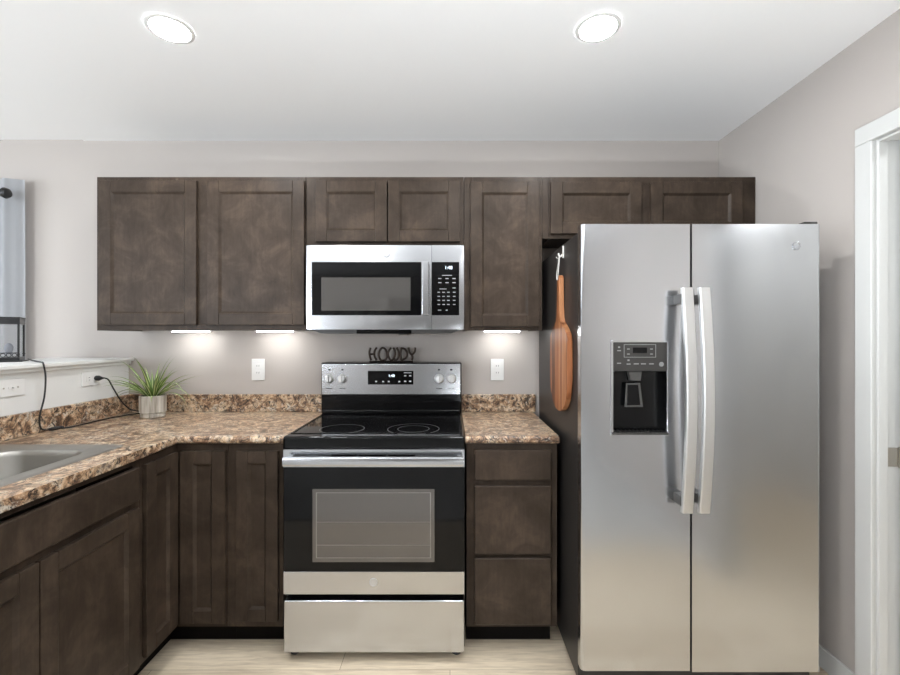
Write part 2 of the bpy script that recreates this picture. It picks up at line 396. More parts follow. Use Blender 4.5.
def upper(label, x0, x1, z0, doors, z1=ZU1):
    r = thing('wall_cabinet', label, 'cabinet', ((x0 + x1) / 2, YU / 2, z0), 'dark wall cabinets')
    b = MB()
    t = .016
    b.box(x0, x0 + t, YU + .018, -.001, z0, z1).box(x1 - t, x1, YU + .018, -.001, z0, z1)
    b.box(x0 + t, x1 - t, YU + .018, -.001, z1 - t, z1).box(x0 + t, x1 - t, YU + .018, -.001, z0 + .012, z0 + .012 + t).box(x0 + t, x1 - t, -.012, -.001, z0 + .028, z1 - t)
    obj('body', b, M['wood'], r)
    f = MB(); s = .036; sl = doors[0][0] + .012; sr = doors[-1][1] - .012
    f.box(x0, sl, YU, YU + .018, z0, z1, .001).box(sr, x1, YU, YU + .018, z0, z1, .001)
    f.box(sl, sr, YU, YU + .018, z0, z0 + s, .001).box(sl, sr, YU, YU + .018, z1 - s, z1, .001)
    if len(doors) == 2 and doors[1][0] - doors[0][1] > .02:
        m_ = (doors[1][0] + doors[0][1]) / 2; f.box(m_ - s, m_ + s, YU, YU + .018, z0 + s, z1 - s, .001)
    obj('face_frame', f, M['wood'], r)
    for (a, c, q0, q1) in doors: shaker(r, 'back', a, c, q0, q1, YU, -1)
    return r
zt, zb = pz(180, DD), pz(325, DD)
upper('dark wood wall cabinet with two tall doors, leftmost, above the potted plant', px(97, DU), px(305.8, DU), ZU0,
      [(px(98.5, DD), px(196, DD), zb, zt), (px(206.8, DD), px(304, DD), zb, zt)])
zm = pz(241.5, DD)
upper('short two-door dark wood wall cabinet directly above the microwave', px(306.2, DU), px(463.8, DU), 1.815,
      [(px(315, DD), px(386.9, DD), zm, zt), (px(388, DD), px(460, DD), zm, zt)])
upper('narrow single-door dark wood wall cabinet right of the microwave', px(464.2, DU), px(542, DU), ZU0,
      [(px(470.5, DD), px(539.5, DD), pz(326.5, DD), pz(181, DD))])
fc = upper('short two-door dark wood wall cabinet above the refrigerator', px(549, DU), XR - .003, pz(238.5, DU),
      [(px(551, DD), px(642, DD), pz(233.5, DD), pz(181.5, DD)), (px(651.5, DD), px(743, DD), pz(233.5, DD), pz(181.5, DD))])
obj('filler_strip', MB().box(px(542.3, DU), px(548.8, DU), YU + .002, YU + .020, pz(238.5, DU), ZU1, .001), M['wood'], fc)

YB, ZB0, ZB1 = -.61, .105, .902       # base cabinets: face plane, bottom, top
DB, DBD = DW + YB, DW + YB - .020
XF = -1.185                           # left run: face plane (doors stand out in +x)
TOE = .074
def carcass(root, x0, x1, y0, y1, name='body'):
    obj(name, MB().box(x0, x1, y0, y1, ZB0, ZB1, .001), M['wood'], root)
# corner cabinet with a folding two-leaf door
r = thing('corner_cabinet', 'dark wood corner base cabinet with two narrow door leaves meeting at inner corner', 'cabinet', (-1.5, -.35, 0), 'dark base cabinets')
yc = 1.693 - DW; xc = px(228, DB)
b = MB()
b.grid([XP + .003, XF, xc], [yc - .012, YB, -.003], lambda i, j: i == 1 and j == 0, ZB0, ZB1, lambda u, v, q: (u, v, q))
obj('body', b, M['wood'], r)
obj('toe_kick', MB().grid([XP + .003, XF - TOE, xc], [yc - .012, YB + TOE, -.003], lambda i, j: i == 1 and j == 0, 0, ZB0 - .001, lambda u, v, q: (u, v, q)), M['toe'], r)
zl1, zl0 = pz(451.5, DBD), pz(624.5, DBD)
shaker(r, 'back', -1.161, px(224.5, DBD), zl0, zl1, YB, -1, .056)
shaker(r, 'side', yc, YB - .021, zl0, zl1, XF, 1, .056)
# narrow cabinet beside the range
x1 = px(283.2, DB) + .0
r = thing('base_cabinet', 'narrow single-door dark wood base cabinet left of the range', 'cabinet', ((xc + x1) / 2, -.35, 0), 'dark base cabinets')
carcass(r, xc + .001, x1, YB, -.003)
obj('toe_kick', MB().box(xc + .001, x1, YB + TOE, -.003, 0, ZB0 - .001), M['toe'], r)
shaker(r, 'back', px(235.5, DBD), px(277.5, DBD), pz(622, DBD), zl1, YB, -1, .052)
# sink base in the left run
y1, y0 = yc - .014, yc - .014 - .93
r = thing('sink_base_cabinet', 'dark wood sink base cabinet at the left edge with false drawer front over doors', 'cabinet', (-1.5, (y0 + y1) / 2, 0), 'dark base cabinets')
b = MB().box(XP + .003, XP + .02, y0, y1, ZB0, ZB1).box(XP + .02, XF - .018, y0, y0 + .016, ZB0, ZB1).box(XP + .02, XF - .018, y1 - .016, y1, ZB0, ZB1).box(XP + .02, XF - .018, y0 + .016, y1 - .016, ZB0, ZB0 + .016)
obj('body', b, M['wood'], r)
f = MB().grid([y0, y0 + .035, y1 - .036, y1], [ZB0, ZB0 + .03, .70, .75, ZB1 - .02, ZB1], lambda i, j: i == 1 and j in (1, 3), XF, XF - .018, SIDE)
obj('face_frame', f, M['wood'], r)
obj('toe_kick', MB().box(XP + .003, XF - TOE, y0, y1, 0, ZB0 - .001), M['toe'], r)
yd1 = 1.655 - DW; ym = 1.252 - DW; yd0 = yd1 - 2 * (yd1 - ym)
obj('false_drawer_front', MB().box(XF + .001, XF + .020, yd0, yd1, .748, .874, .005, 3), M['wood'], r)
shaker(r, 'side', ym + .002, yd1, .118, .722, XF, 1)
shaker(r, 'side', yd0, ym - .002, .118, .722, XF, 1)
# drawer base right of the range
x0, x1 = px(466.6, DB), px(557, DB)
r = thing('drawer_cabinet', 'dark wood base cabinet with three drawers between range and refrigerator', 'cabinet', ((x0 + x1) / 2, -.35, 0), 'dark base cabinets')
carcass(r, x0, x1, YB, -.003)
obj('toe_kick', MB().box(x0, px(550, DB + TOE), YB + TOE, -.003, 0, ZB0 - .001), M['toe'], r)
for (q0, q1) in ((450, 480.6), (486.2, 554.6), (558.6, 625)):
    obj('drawer', MB().box(px(474.6, DBD), px(551.6, DBD), YB - .020, YB - .001, pz(q1, DBD), pz(q0, DBD), .005, 3), M['wood'], r)

# ------------------------------------------------------------------ countertops and sink
ZT0, ZT = .904, .937
YN, XN = -.637, -1.165
xr0 = -.7065                          # left top ends at the range
SX0, SX1, SY0, SY1 = -1.785, -1.268, .875 - DW, 1.726 - DW     # sink rim
r = thing('countertop', 'brown speckled granite-look corner countertop left of the range, holding sink and plant', 'countertop', (-1.5, -.5, ZT0))
t = MB()
t.grid([XP + .002, SX0 + .02, SX1 - .02, XN, xr0], [-2.45, SY0 + .02, SY1 - .02, YN, -.002],
       lambda i, j: (i == 3 and j < 3) or (i == 1 and j == 1), ZT, ZT0, lambda u, v, q: (u, v, q), .013, 4,
       lambda c, d: (abs(c.y - YN) < 1e-4 and c.x > XN) or (abs(c.x - XN) < 1e-4 and c.y < YN and abs(d.z) < 1e-4))
obj('slab', t, M['granite'], r)
bs = MB().box(XP + .0205, xr0, -.021, -.002, ZT, ZT + .100, .004, 3).box(XP + .002, XP + .0205, -2.45, -.002, ZT, ZT + .100, .004, 3)
obj('backsplash', bs, M['granite'], r)
r = thing('countertop', 'small brown speckled countertop section between range and refrigerator', 'countertop', (.27, -.32, ZT0))
xq0, xq1 = .0665, px(559.5, DW + YN)
t = MB().box(xq0, xq1, YN, -.002, ZT0, ZT, .013, 4, lambda c, d: abs(c.y - YN) < 1e-4 and abs(d.x) > .1)
obj('slab', t, M['granite'], r)
obj('backsplash', MB().box(xq0, px(535.5, 2.50), -.021, -.002, ZT, ZT + .100, .004, 3), M['granite'], r)

def rrect(x0, x1, y0, y1, rad, z, n=6):
    out = []
    for (cx, cy, a0) in ((x1 - rad, y1 - rad, 0), (x0 + rad, y1 - rad, 90), (x0 + rad, y0 + rad, 180), (x1 - rad, y0 + rad, 270)):
        for k in range(n + 1):
            a = R(a0 + 90 * k / n); out.append((cx + rad * math.cos(a), cy + rad * math.sin(a), z))
    return out
r = thing('sink', 'stainless steel drop-in sink set into the countertop at the left edge', 'sink', (-1.52, (SY0 + SY1) / 2, ZT))
bx0, bx1, by0, by1 = -1.665, -1.335, SY0 + .080, SY1 - .081
s = MB()
def ring(d, z, rad): return rrect(bx0 + d, bx1 - d, by0 + d, by1 - d, rad, z)
s.loft([rrect(SX0, SX1, SY0, SY1, .02, ZT + .0005), rrect(SX0 + .004, SX1 - .004, SY0 + .004, SY1 - .004, .02, ZT + .005),
        rrect(SX0 + .02, SX1 - .02, SY0 + .02, SY1 - .02, .025, ZT + .004)] + [ring(-.006, ZT + .003, .085), ring(0, ZT - .003, .08), ring(.004, ZT - .02, .078),
        ring(.015, ZT - .14, .07), ring(.035, ZT - .17, .06), ring(.10, ZT - .178, .05)], False, True)
obj('basin', s, M['sink'], r, sharp=50)
obj('drain', MB().lathe([(.044, 0), (.044, .003), (.036, .004), (.030, .001)], ((bx0 + bx1) / 2, (by0 + by1) / 2, ZT - .178)), M['steel2'], r)

# ------------------------------------------------------------------ range
YRF = 1.84 - DW                       # plane of the oven door
r = thing('range', 'freestanding stainless steel electric range with black glass top and oven window', 'oven', (-.319, -.35, 0))
rx0, rx1 = -.7030, .0630
obj('body', MB().box(rx0, rx1, YRF + .045, -.03, .035, .888, .002), M['gloss'], r)
# cooktop with rounded front lip
t = MB().box(rx0 - .0, rx1 + .0, 1.845 - DW, -.095, .889, .945, .010, 4, lambda c, d: c.z > .94 or abs(c.y - (1.845 - DW)) < 1e-4)
ct = obj('cooktop', t, M['blackglass'], r)
rim = MB()
gx0, gx1, gy0, gy1 = rx0 + .016, rx1 - .016, 1.90 - DW, -.115
rim.grid([gx0, gx0 + .006, gx1 - .006, gx1], [gy0, gy0 + .006, gy1 - .006, gy1], lambda i, j: i == 1 and j == 1, .9445, .9475, lambda u, v, q: (u, v, q))
obj('rim', rim, M['gloss'], ct)
br = MB()
def annulus(mb, cx, cy, r0, r1, z):
    mb.lathe([(r0, 0), (r0, .0006), (r1, .0006), (r1, 0)], (cx, cy, z), n=48, cap0=False, cap1=False)
annulus(br, -.166, -.520, .115, .118, .9448); annulus(br, -.166, -.520, .070, .0725, .9448)
annulus(br, -.490, -.520, .0975, .100, .9448)
obj('burner_marking', br, M['ring'], ct)
# backguard
DG = 2.395; yg = DG - DW
gz1, gzm, gz0 = pz(363.2, DG), pz(394.5, DG), .944
bg0, bg1 = px(320.8, DG), px(461.6, DG)
obj('backguard', MB().box(bg0, bg1, yg + .006, -.006, gz0, gz1 + .003, .006, 3).box(bg0 + .008, bg1 - .008, yg - .012, yg + .02, gz0, pz(410, DG - .012), .006, 3), M['gloss'], r)
cp = obj('control_panel', MB().box(bg0 + .006, bg1 - .006, yg - .004, yg + .007, gzm, gz1 - .004, .003, 2), M['steel'], r)
dp = obj('display', MB().box(px(368, DG), px(413.5, DG), yg - .0065, yg - .003, pz(384.5, DG), pz(370.8, DG), .002, 2), M['blackglass'], cp)
FRONT = lambda w: (lambda u, v, q: (u, w - q, v))
def front_text(mb, body, p, q, D, size, align='CENTER'):
    return mb.text(body, size, (px(p, D), pz(q, D), 0), lambda u, v, k: (u, D - DW - .0004 + k, v), .0006, align)
dg = MB(); front_text(dg, '1:48', 391.5, 375.8, DG - .0068, .020)
obj('clock_digits', dg, M['digits'], dp)
lg = MB()
for p in (375.5, 382.5, 388, 398.5): lg.box(px(p, DG), px(p + 1.8, DG), yg - .0072, yg - .006, pz(382, DG), pz(380.8, DG))
for p in (404.2, 409.2):
    for q in (375, 380.6): lg.box(px(p, DG), px(p + 2.2, DG), yg - .0072, yg - .006, pz(q + 1.2, DG), pz(q, DG))
lg.box(px(404, DG), px(411.5, DG), yg - .0072, yg - .006, pz(373, DG), pz(372.4, DG))
obj('legend_print', lg, M['legend'], dp)
for p in (329.6, 342.6, 439.0, 451.3):
    kc = (px(p, DG), yg - .004, pz(378.6, DG))
    k = MB().lathe([(.026, 0), (.026, .003), (.021, .006), (.0195, .026), (.017, .029)], kc, 'y', 28)
    kb = obj('knob', k, M['steel2'], cp)
    obj('grip', MB().box(kc[0] - .0045, kc[0] + .0045, kc[1] - .040, kc[1] - .026, kc[2] - .020, kc[2] + .020, .003, 2), M['steel2'], kb)
for p in (329.6, 342.6, 439.0, 451.3):
    obj('dial_mark', MB().box(px(p - 1, DG), px(p + 1, DG), yg - .0048, yg - .0038, pz(370.4, DG), pz(369.0, DG)), M['panelgrey'], cp)
    obj('dial_mark', MB().box(px(p - 3, DG), px(p + 3, DG), yg - .0048, yg - .0038, pz(388.6, DG), pz(388.0, DG)), M['panelgrey'], cp)
# oven door
DO = 1.84
oz1, ozg, ozs, oz0 = pz(449.5, DO), pz(467, DO), pz(571.5, DO), pz(594.3, DO)
ox0, ox1 = px(283.4, DO), px(464.4, DO)
od = obj('oven_door', MB().box(ox0, ox1, YRF + .008, YRF + .045, oz0, oz1, .003), M['gloss'], r)
gl = obj('glass', MB().box(ox0, ox1, YRF, YRF + .008, ozs, ozg, .002), M['blackglass'], od)
gl['label'] = 'black glass oven door face'
obj('window', MB().box(px(312.5, DO), px(434.5, DO), YRF - .0008, YRF + .002, pz(562, DO), pz(489, DO), .0004), M['ovenwin'], gl)
wl = MB()
for (z_) in (pz(522, DO), pz(545, DO)):
    wl.box(px(316, DO), px(431, DO), YRF - .0014, YRF - .0006, z_ - .0012, z_ + .0012)
wl.grid([px(316, DO), px(317, DO), px(430, DO), px(431, DO)], [pz(558, DO), pz(557.4, DO), pz(493, DO), pz(492.4, DO)], lambda i, j: i == 1 and j == 1, YRF - .0014, YRF - .0006, BACK)
obj('rack_line', wl, M['rackline'], gl)
obj('lower_trim', MB().box(ox0, ox1, YRF - .001, YRF + .010, oz0, ozs - .0005, .002), M['steel'], od)
def badge(parent, p, q, D, rad, m='steel2'):
    b_ = MB(); c = (px(p, D), D - DW, pz(q, D))
    b_.lathe([(rad, -.001), (rad, .0015), (rad * .86, .0022), (rad * .80, .0012), (rad * .78, -.001)], c, 'y', 32, False, False)
    b_.lathe([(rad * .78, -.001), (rad * .78, .0006)], c, 'y', 32, False, True)
    b_.text('ge', rad * 1.25, (c[0], c[2], 0), lambda u, v, k: (u, c[1] - .0014 + k, v), .0016)
    e = obj('badge', b_, M[m], parent); e['label'] = 'small round monogram badge'; return e
badge(od, 373.5, 582.3, DO - .001, .017)
tt = MB().grid([ox0, px(300, DO), px(330, DO), px(331.5, DO), px(357, DO), px(359, DO), px(386, DO), px(388.5, DO), px(415, DO), px(417, DO), px(445, DO), ox1],
               [ozg, pz(456.9, DO), pz(454.6, DO), oz1], lambda i, j: j == 1 and i in (3, 5, 7), YRF - .001, YRF + .010, BACK)
obj('vent_trim', tt, M['steel'], od)
hz = MB(); D2 = 1.79
h0, h1 = px(282.6, D2), px(463.2, D2)
prof = [(YRF - .050, pz(457.6, D2)), (YRF - .054, pz(459.5, D2)), (YRF - .054, pz(464.8, D2)), (YRF - .050, pz(466.4, D2)), (YRF - .036, pz(466.4, D2)), (YRF - .034, pz(464.8, D2)), (YRF - .034, pz(459.5, D2)), (YRF - .036, pz(457.6, D2))]
rings = [[(x, y, z) for (y, z) in prof] for x in (h0, h0 + .02, h1 - .02, h1)]
hz.loft(rings)
for x in (h0 + .004, h1 - .024): hz.box(x, x + .020, YRF - .036, YRF + .001, pz(465, D2), pz(459, D2), .002)
obj('handle', hz, M['steel'], od)
dz1, dz0 = pz(600.6, DO), pz(652.5, DO)
obj('storage_drawer', MB().box(ox0 + .002, ox1 - .001, YRF - .002, YRF + .043, dz0, dz1, .004, 3), M['steel'], r)
for (x, y) in ((rx0 + .035, YRF + .065), (rx1 - .035, YRF + .065), (rx0 + .035, -.08), (rx1 - .035, -.08)):
    obj('foot', MB().lathe([(.020, 0), (.022, .004), (.018, .012), (.009, .014), (.009, .036)], (x, y, 0), n=16), M['black'], r)

# ------------------------------------------------------------------ microwave
DM = 2.12; ym_ = DM - DW
mx0, mx1 = px(306.3, DM), px(464.0, DM)
mz1, mz0 = pz(245.2, DM), pz(329.5, DM)
r = thing('microwave', 'stainless over-the-range microwave with black control panel under short cabinet', 'microwave', ((mx0 + mx1) / 2, -.2, mz0))
obj('body', MB().box(mx0 + .001, mx1 - .001, ym_ + .035, -.001, mz0 + .002, mz1 - .001, .002), M['black'], r)
xs = px(431.7, DM)
gx0, gx1, gz0_, gz1_ = px(311.8, DM), px(421.3, DM), pz(315.3, DM), pz(262.0, DM)
cx0, cx1 = px(429.6, DM), px(459.2, DM)
d = obj('door', MB().grid([mx0, gx0, gx1, xs - .0008], [mz0, gz0_, gz1_, mz1], lambda i, j: i == 1 and j == 1, ym_, ym_ + .034, BACK, .003, 2,
        lambda c, d_: abs(c.y - ym_) < 1e-4 and (c.x < mx0 + 1e-4 or c.z < mz0 + 1e-4 or c.z > mz1 - 1e-4)), M['steel'], r)
g = obj('window', MB().box(gx0 + .0005, gx1 - .0005, ym_ + .001, ym_ + .02, gz0_ + .0005, gz1_ - .0005, .002), M['blackglass'], d)
obj('viewing_screen', MB().box(px(321.3, DM), px(410.5, DM), ym_ + .0003, ym_ + .002, pz(310.6, DM), pz(277.5, DM), .0003), M['smoke'], g)
D3 = 2.08
hb = MB().box(px(421.8, D3), px(428.8, D3), D3 - DW, D3 - DW + .012, pz(315.0, D3), pz(261.2, D3), .004, 3)
for q in (pz(265, D3), pz(311, D3)): hb.box(px(423.5, D3), px(427, D3), D3 - DW + .01, ym_ + .001, q - .008, q + .008, .001)
obj('handle', hb, M['steel'], d)
badge(d, 386.3, 254.0, DM - .0005, .0165, 'steel')
pn = obj('control_column', MB().grid([xs + .0008, xs + .003, cx1 + .001, mx1], [mz0, gz0_, gz1_, mz1], lambda i, j: False, ym_, ym_ + .034, BACK, .003, 2,
        lambda c, d_: abs(c.y - ym_) < 1e-4 and (c.x > mx1 - 1e-4 or c.z < mz0 + 1e-4 or c.z > mz1 - 1e-4)), M['steel'], r)
kp = obj('control_panel', MB().box(cx0 + .011, cx1, ym_ - .0012, ym_ + .004, gz0_, gz1_, .001), M['blackglass'], pn)
dg = MB(); dg.text('1:48', .022, (px(448.5, DM), pz(267.8, DM), 0), lambda u, v, k: (u, ym_ - .0018 + k, v), .0006)
obj('clock_digits', dg, M['digits'], kp)
lg = MB()
def mark(p, q, wd=3.2, ht=1.0): lg.box(px(p - wd/2, DM), px(p + wd/2, DM), ym_ - .0018, ym_ - .001, pz(q + ht/2, DM), pz(q - ht/2, DM))
mark(447, 275.4, 10, .8); mark(443, 289, 7, .8)
for q in (278.6, 282.7):
    for p in (439.8, 447.0, 454.0): mark(p, q)
for q in (292.3, 296.4, 300.4, 304.5):
    for p in (438.8, 443.6, 448.4, 454.2): mark(p, q, 2.6)
mark(454, 288, 3); mark(439.6, 310.2, 3.4); mark(446.6, 310.2, 2)
obj('keypad_print', lg, M['dimlegend'], kp)
ub = MB()
ub.prism([(px(322, 2.2), pz(333.2, 2.2)), (px(451, 2.2), pz(333.2, 2.2)), (px(462, 2.2), mz0 + .004), (px(312, 2.2), mz0 + .004)][::-1], ym_ + .05, -.03, BACK)
un = obj('underside', ub, M['midgrey'], r)
obj('grease_filter', MB().box(px(358, 2.2), px(412, 2.2), ym_ + .045, ym_ + .20, pz(333.8, 2.2), pz(330, 2.2), .002), M['gloss'], un)
obj('lamp_cover', MB().lathe([(.028, 0), (.030, .004), (.020, .010)], (px(404, 2.25), ym_ + .10, pz(335.6, 2.25)), n=24), M['steel2'], un)

# ------------------------------------------------------------------ refrigerator
DFR = 1.655; yf = DFR - DW
fx0, fx1 = px(581.0, DFR), px(821.2, DFR)
fz1, fz0 = pz(224.0, DFR), pz(671.0, DFR)
r = thing('refrigerator', 'tall side-by-side stainless steel refrigerator with ice dispenser and charcoal sides', 'refrigerator', ((fx0 + fx1) / 2, -.45, 0))
ybd = 1.703 - DW
obj('body', MB().box(fx0 + .003, fx1 - .003, ybd, -.07, .03, 1.768, .004, 2), M['charcoal'], r)
xm0, xm1 = px(690.0, DFR), px(692.0, DFR)
dx0, dx1, dz0_, dz1_ = px(612.6, DFR), px(667.0, DFR), pz(433.4, DFR), pz(342.0, DFR)
yb_ = ybd - .006
def edge_sel(xa, xb):
    return lambda c, d_: abs(c.y - yf) < 1e-4 and (abs(c.x - xa) < 1e-4 or abs(c.x - xb) < 1e-4) and abs(d_.z) > 1e-3
ld = MB().grid([fx0, dx0, dx1, xm0], [fz0, dz0_, dz1_, fz1], lambda i, j: i == 1 and j == 1, yf, yb_, BACK, .016, 5, lambda c, d_: abs(c.y - yf) < 1e-4 and abs(c.x - fx0) < 1e-4)
ld = obj('freezer_door', ld, M['steel'], r)
rd = MB().box(xm1, fx1, yf, yb_, fz0 - .004, fz1, .012, 4, lambda c, d_: abs(c.y - yf) < 1e-4 and abs(d_.z) > .5 and c.x > 1.2)
rd = obj('refrigerator_door', rd, M['steel'], r)
# dispenser
dsp = MB().grid([dx0 - .007, dx0 + .002, dx1 - .002, dx1 + .007], [dz0_ - .007, dz0_ + .002, dz1_ - .002, dz1_ + .007], lambda i, j: i == 1 and j == 1, yf - .003, yf + .006, BACK, .002, 2,
      lambda c, d_: abs(c.y - yf + .003) < 1e-4)
ds = obj('dispenser', dsp, M['steel'], ld)
zpn = pz(371.2, DFR)
cv = MB().box(dx0 + .0005, dx1 - .0005, yb_ - .006, yb_ - .001, dz0_, zpn).box(dx0 + .0005, dx0 + .003, yf + .001, yb_ - .006, dz0_, zpn).box(dx1 - .003, dx1 - .0005, yf + .001, yb_ - .006, dz0_, zpn).box(dx0 + .003, dx1 - .003, yf + .001, yb_ - .006, dz0_, dz0_ + .004)
obj('recess', cv, M['gloss'], ds)
cpn = obj('control_panel', MB().box(dx0 + .0005, dx1 - .0005, yf - .0035, yb_ - .001, zpn, dz1_ - .0005, .003, 2), M['panelgrey'], ds)
obj('paddle', MB().prism([(px(626, DFR), pz(407.5, DFR)), (px(644.5, DFR), pz(407.5, DFR)), (px(641.5, DFR), pz(383.5, DFR)), (px(627.5, DFR), pz(383.5, DFR))], yf + .010, yf + .018, BACK, .002), M['midgrey'], ds)
obj('paddle_inset', MB().prism([(px(628, DFR), pz(405.5, DFR)), (px(641.5, DFR), pz(405.5, DFR)), (px(639.2, DFR), pz(385, DFR)), (px(628.6, DFR), pz(385, DFR))], yf + .0085, yf + .012, BACK, .001), M['gloss'], ds)
obj('spout', MB().prism([(px(631.5, DFR), pz(380.8, DFR)), (px(641.5, DFR), pz(380.8, DFR)), (px(643, DFR), zpn - .0005), (px(629.5, DFR), zpn - .0005)], yf + .006, yf + .03, BACK, .002), M['midgrey'], ds)
obj('tray', MB().box(dx0 - .004, dx1 + .004, yf - .010, yf + .03, dz0_ - .004, dz0_ + .004, .003, 2), M['panelgrey'], ds)
gr = MB()
for k in range(13):
    x = dx0 + .012 + k * (dx1 - dx0 - .024) / 12; gr.box(x - .0028, x + .0028, yf - .006, yf + .026, dz0_ + .004, dz0_ + .0095, .001)
obj('grate', gr, M['black'], ds)
lg = MB(); yl = yf - .0042
def mk(p, q, wd, ht): lg.box(px(p - wd/2, DFR), px(p + wd/2, DFR), yl, yl + .001, pz(q + ht/2, DFR), pz(q - ht/2, DFR))
for (p, q) in ((618.7, 347.2), (628.1, 360.2)): mk(p, q, 2, 1.6)
for (p, q, a) in ((618.7, 350.6, 3.6), (618.7, 363.2, 4), (628.2, 364, 4), (635.8, 363.8, 5), (643, 363.8, 5), (651, 363.8, 4.6)): mk(p, q, a, 1.1)
for (p, q) in ((628, 349), (628, 354), (651, 349), (651, 354)): mk(p, q, 2.6, 1.0)
lg.grid([px(623.5, DFR), px(624, DFR), px(655, DFR), px(655.5, DFR)], [pz(357.4, DFR), pz(356.9, DFR), pz(344.8, DFR), pz(344.3, DFR)], lambda i, j: i == 1 and j == 1, yl, yl + .001, BACK)
lg.lathe([(.009, -.0006), (.009, .0004)], (px(661, DFR), yl + .0006, pz(364.2, DFR)), 'y', 20)
obj('legend_print', lg, M['dimlegend'], cpn)
obj('display', MB().box(px(632.5, DFR), px(646.5, DFR), yl, yl + .001, pz(353, DFR), pz(347.5, DFR)), M['gloss'], cpn)
# handles, bowed outwards
for (pa, door) in ((687.0, ld), (704.0, rd)):
    D1 = 1.60; xa = px(pa, D1); za, zb_ = pz(287.6, D1), pz(512.8, D1)
    rings = []
    for k in range(17):
        s_ = k / 16; z = za + (zb_ - za) * s_; bow = .030 * math.sin(math.pi * s_)
        yc_ = D1 - DW - bow; hw, ht = .0195, .0085
        rings.append([(xa - hw, yc_ + ht, z), (xa - hw, yc_ - ht + .004, z), (xa - hw + .004, yc_ - ht, z), (xa + hw - .004, yc_ - ht, z), (xa + hw, yc_ - ht + .004, z), (xa + hw, yc_ + ht, z)])
    hd = obj('handle', MB().loft(rings), M['steel2'], door)
    for z in (za - .040, zb_ + .040):
        sgn = -1 if pa < 695 else 1
        obj('standoff', MB().box(xa - .016 + sgn * .006, xa + .016 + sgn * .006, D1 - DW + .002, yf + .001, z - .018, z + .018, .003), M['midgrey'], hd)
badge(rd, 796.5, 246.0, DFR - .0005, .0155, 'steel')
obj('grille', MB().box(fx0 + .01, fx1 - .01, ybd - .002, ybd + .02, .012, fz0 - .006, .002), M['black'], r)
obj('hinge_cover', MB().box(fx1 - .055, fx1 - .004, yf + .010, ybd + .04, 1.768, fz1 + .012, .003), M['charcoal'], r)
obj('hinge_cover', MB().box(fx0 + .012, fx0 + .075, yf + .03, ybd + .04, 1.768, fz1 - .008, .003), M['charcoal'], r)
for (x, y) in ((fx0 + .05, ybd + .05), (fx1 - .05, ybd + .05), (fx0 + .05, -.12), (fx1 - .05, -.12)):
    obj('foot', MB().lathe([(.018, 0), (.018, .012), (.010, .014), (.010, .031)], (x, y, 0), n=14), M['black'], r)

# ------------------------------------------------------------------ cutting board hanging on the refrigerator
xs_ = fx0 + .003
hk = MB().box(xs_ - .006, xs_ - .0005, 1.915 - DW - .006, 1.915 - DW + .006, 1.706, 1.758, .002, 2)
hk.tube([(xs_ - .006, 1.915 - DW, 1.722), (xs_ - .016, 1.915 - DW, 1.712), (xs_ - .022, 1.915 - DW, 1.717), (xs_ - .023, 1.915 - DW, 1.727)], .0035, 8, smooth=4)
hook = tag(obj('hook', hk, M['twine'], None, (xs_, 1.915 - DW, 1.70)), 'small white adhesive hook near top of the refrigerator side', 'hook')
yo = 1.925 - DW
def bpoly():
    pts = []
    w_, b0, s0, hw, t0 = .153, 1.040, 1.385, .021, 1.632
    for k in range(0, 13):               # rounded lower end
        a = R(180 + 180 * k / 12); pts.append((w_ * math.cos(a), b0 + .135 + .135 * math.sin(a)))
    pts += [(w_, 1.27), (w_, s0 - .03), (w_ - .012, s0 - .008), (w_ * .62, s0 + .018), (hw + .018, s0 + .040), (hw + .004, s0 + .062), (hw, s0 + .10), (hw, t0 - .02)]
    pts += [(hw * .7, t0 - .004), (0, t0), (-hw * .7, t0 - .004)]
    pts += [(-hw, t0 - .02), (-hw, s0 + .10), (-hw - .004, s0 + .062), (-hw - .018, s0 + .040), (-w_ * .62, s0 + .018), (-w_ + .012, s0 - .008), (-w_, s0 - .03), (-w_, 1.27)]
    return pts
r = thing('cutting_board', 'paddle-shaped striped wooden cutting board hanging on the refrigerator side', 'cutting board', (xs_ - .012, yo, 1.04))
obj('board', MB().prism([(yo + u, v) for u, v in bpoly()], xs_ - .0235, xs_ - .002, SIDE, .004, 2), M['acacia'], r)
sg = MB()
for s_ in (-1, 1):
    sg.tube([(xs_ - .019, 1.915 - DW + s_ * .002, 1.7175), (xs_ - .022, yo + s_ * .010, 1.67), (xs_ - .026, yo + s_ * .012, 1.635), (xs_ - .0265, yo + s_ * .004, 1.612)], .0017, 6, smooth=5)
sg.tube([(xs_ - .022, yo - .002, 1.706), (xs_ - .020, yo + .03, 1.712), (xs_ - .018, yo + .055, 1.722)], .0014, 6, smooth=4)
obj('string', sg, M['twine'], r)

# ------------------------------------------------------------------ HOWDY sign on the range
DS = 2.468; ysn = DS - DW; zs0 = gz1 + .003
r0 = .0060
sgn = MB()
def P(p, q): return (px(p, DS), ysn, zs0 + r0 + (362.0 - q) * DS / FPX)
def stroke(*pq, close=False): sgn.tube([P(*a) for a in pq], r0, 8, close, smooth=5)
stroke((370.5, 348.8), (369.5, 353), (369.8, 357), (371.2, 361.6))                      # H: two bowed shoes and a bar
stroke((376.8, 348.6), (374.6, 352), (374.4, 357), (376.6, 361.6))
stroke((369.6, 355.6), (374.3, 355.2))
stroke((382.3, 349.0), (379.2, 352.5), (378.6, 357), (380.6, 361), (383.6, 361.6), (386.4, 359.5), (387, 355), (385.6, 350.8), close=True)   # O
stroke((391.2, 348.8), (388.4, 353), (388.6, 358), (391.0, 361.4), (393.4, 360.2), (395.2, 356), (394.8, 351.5), (393.2, 348.9))             # W
stroke((396.6, 348.8), (398.6, 353), (398.2, 358.5), (396.0, 361.5))
stroke((396.0, 361.5), (393.4, 360.2))
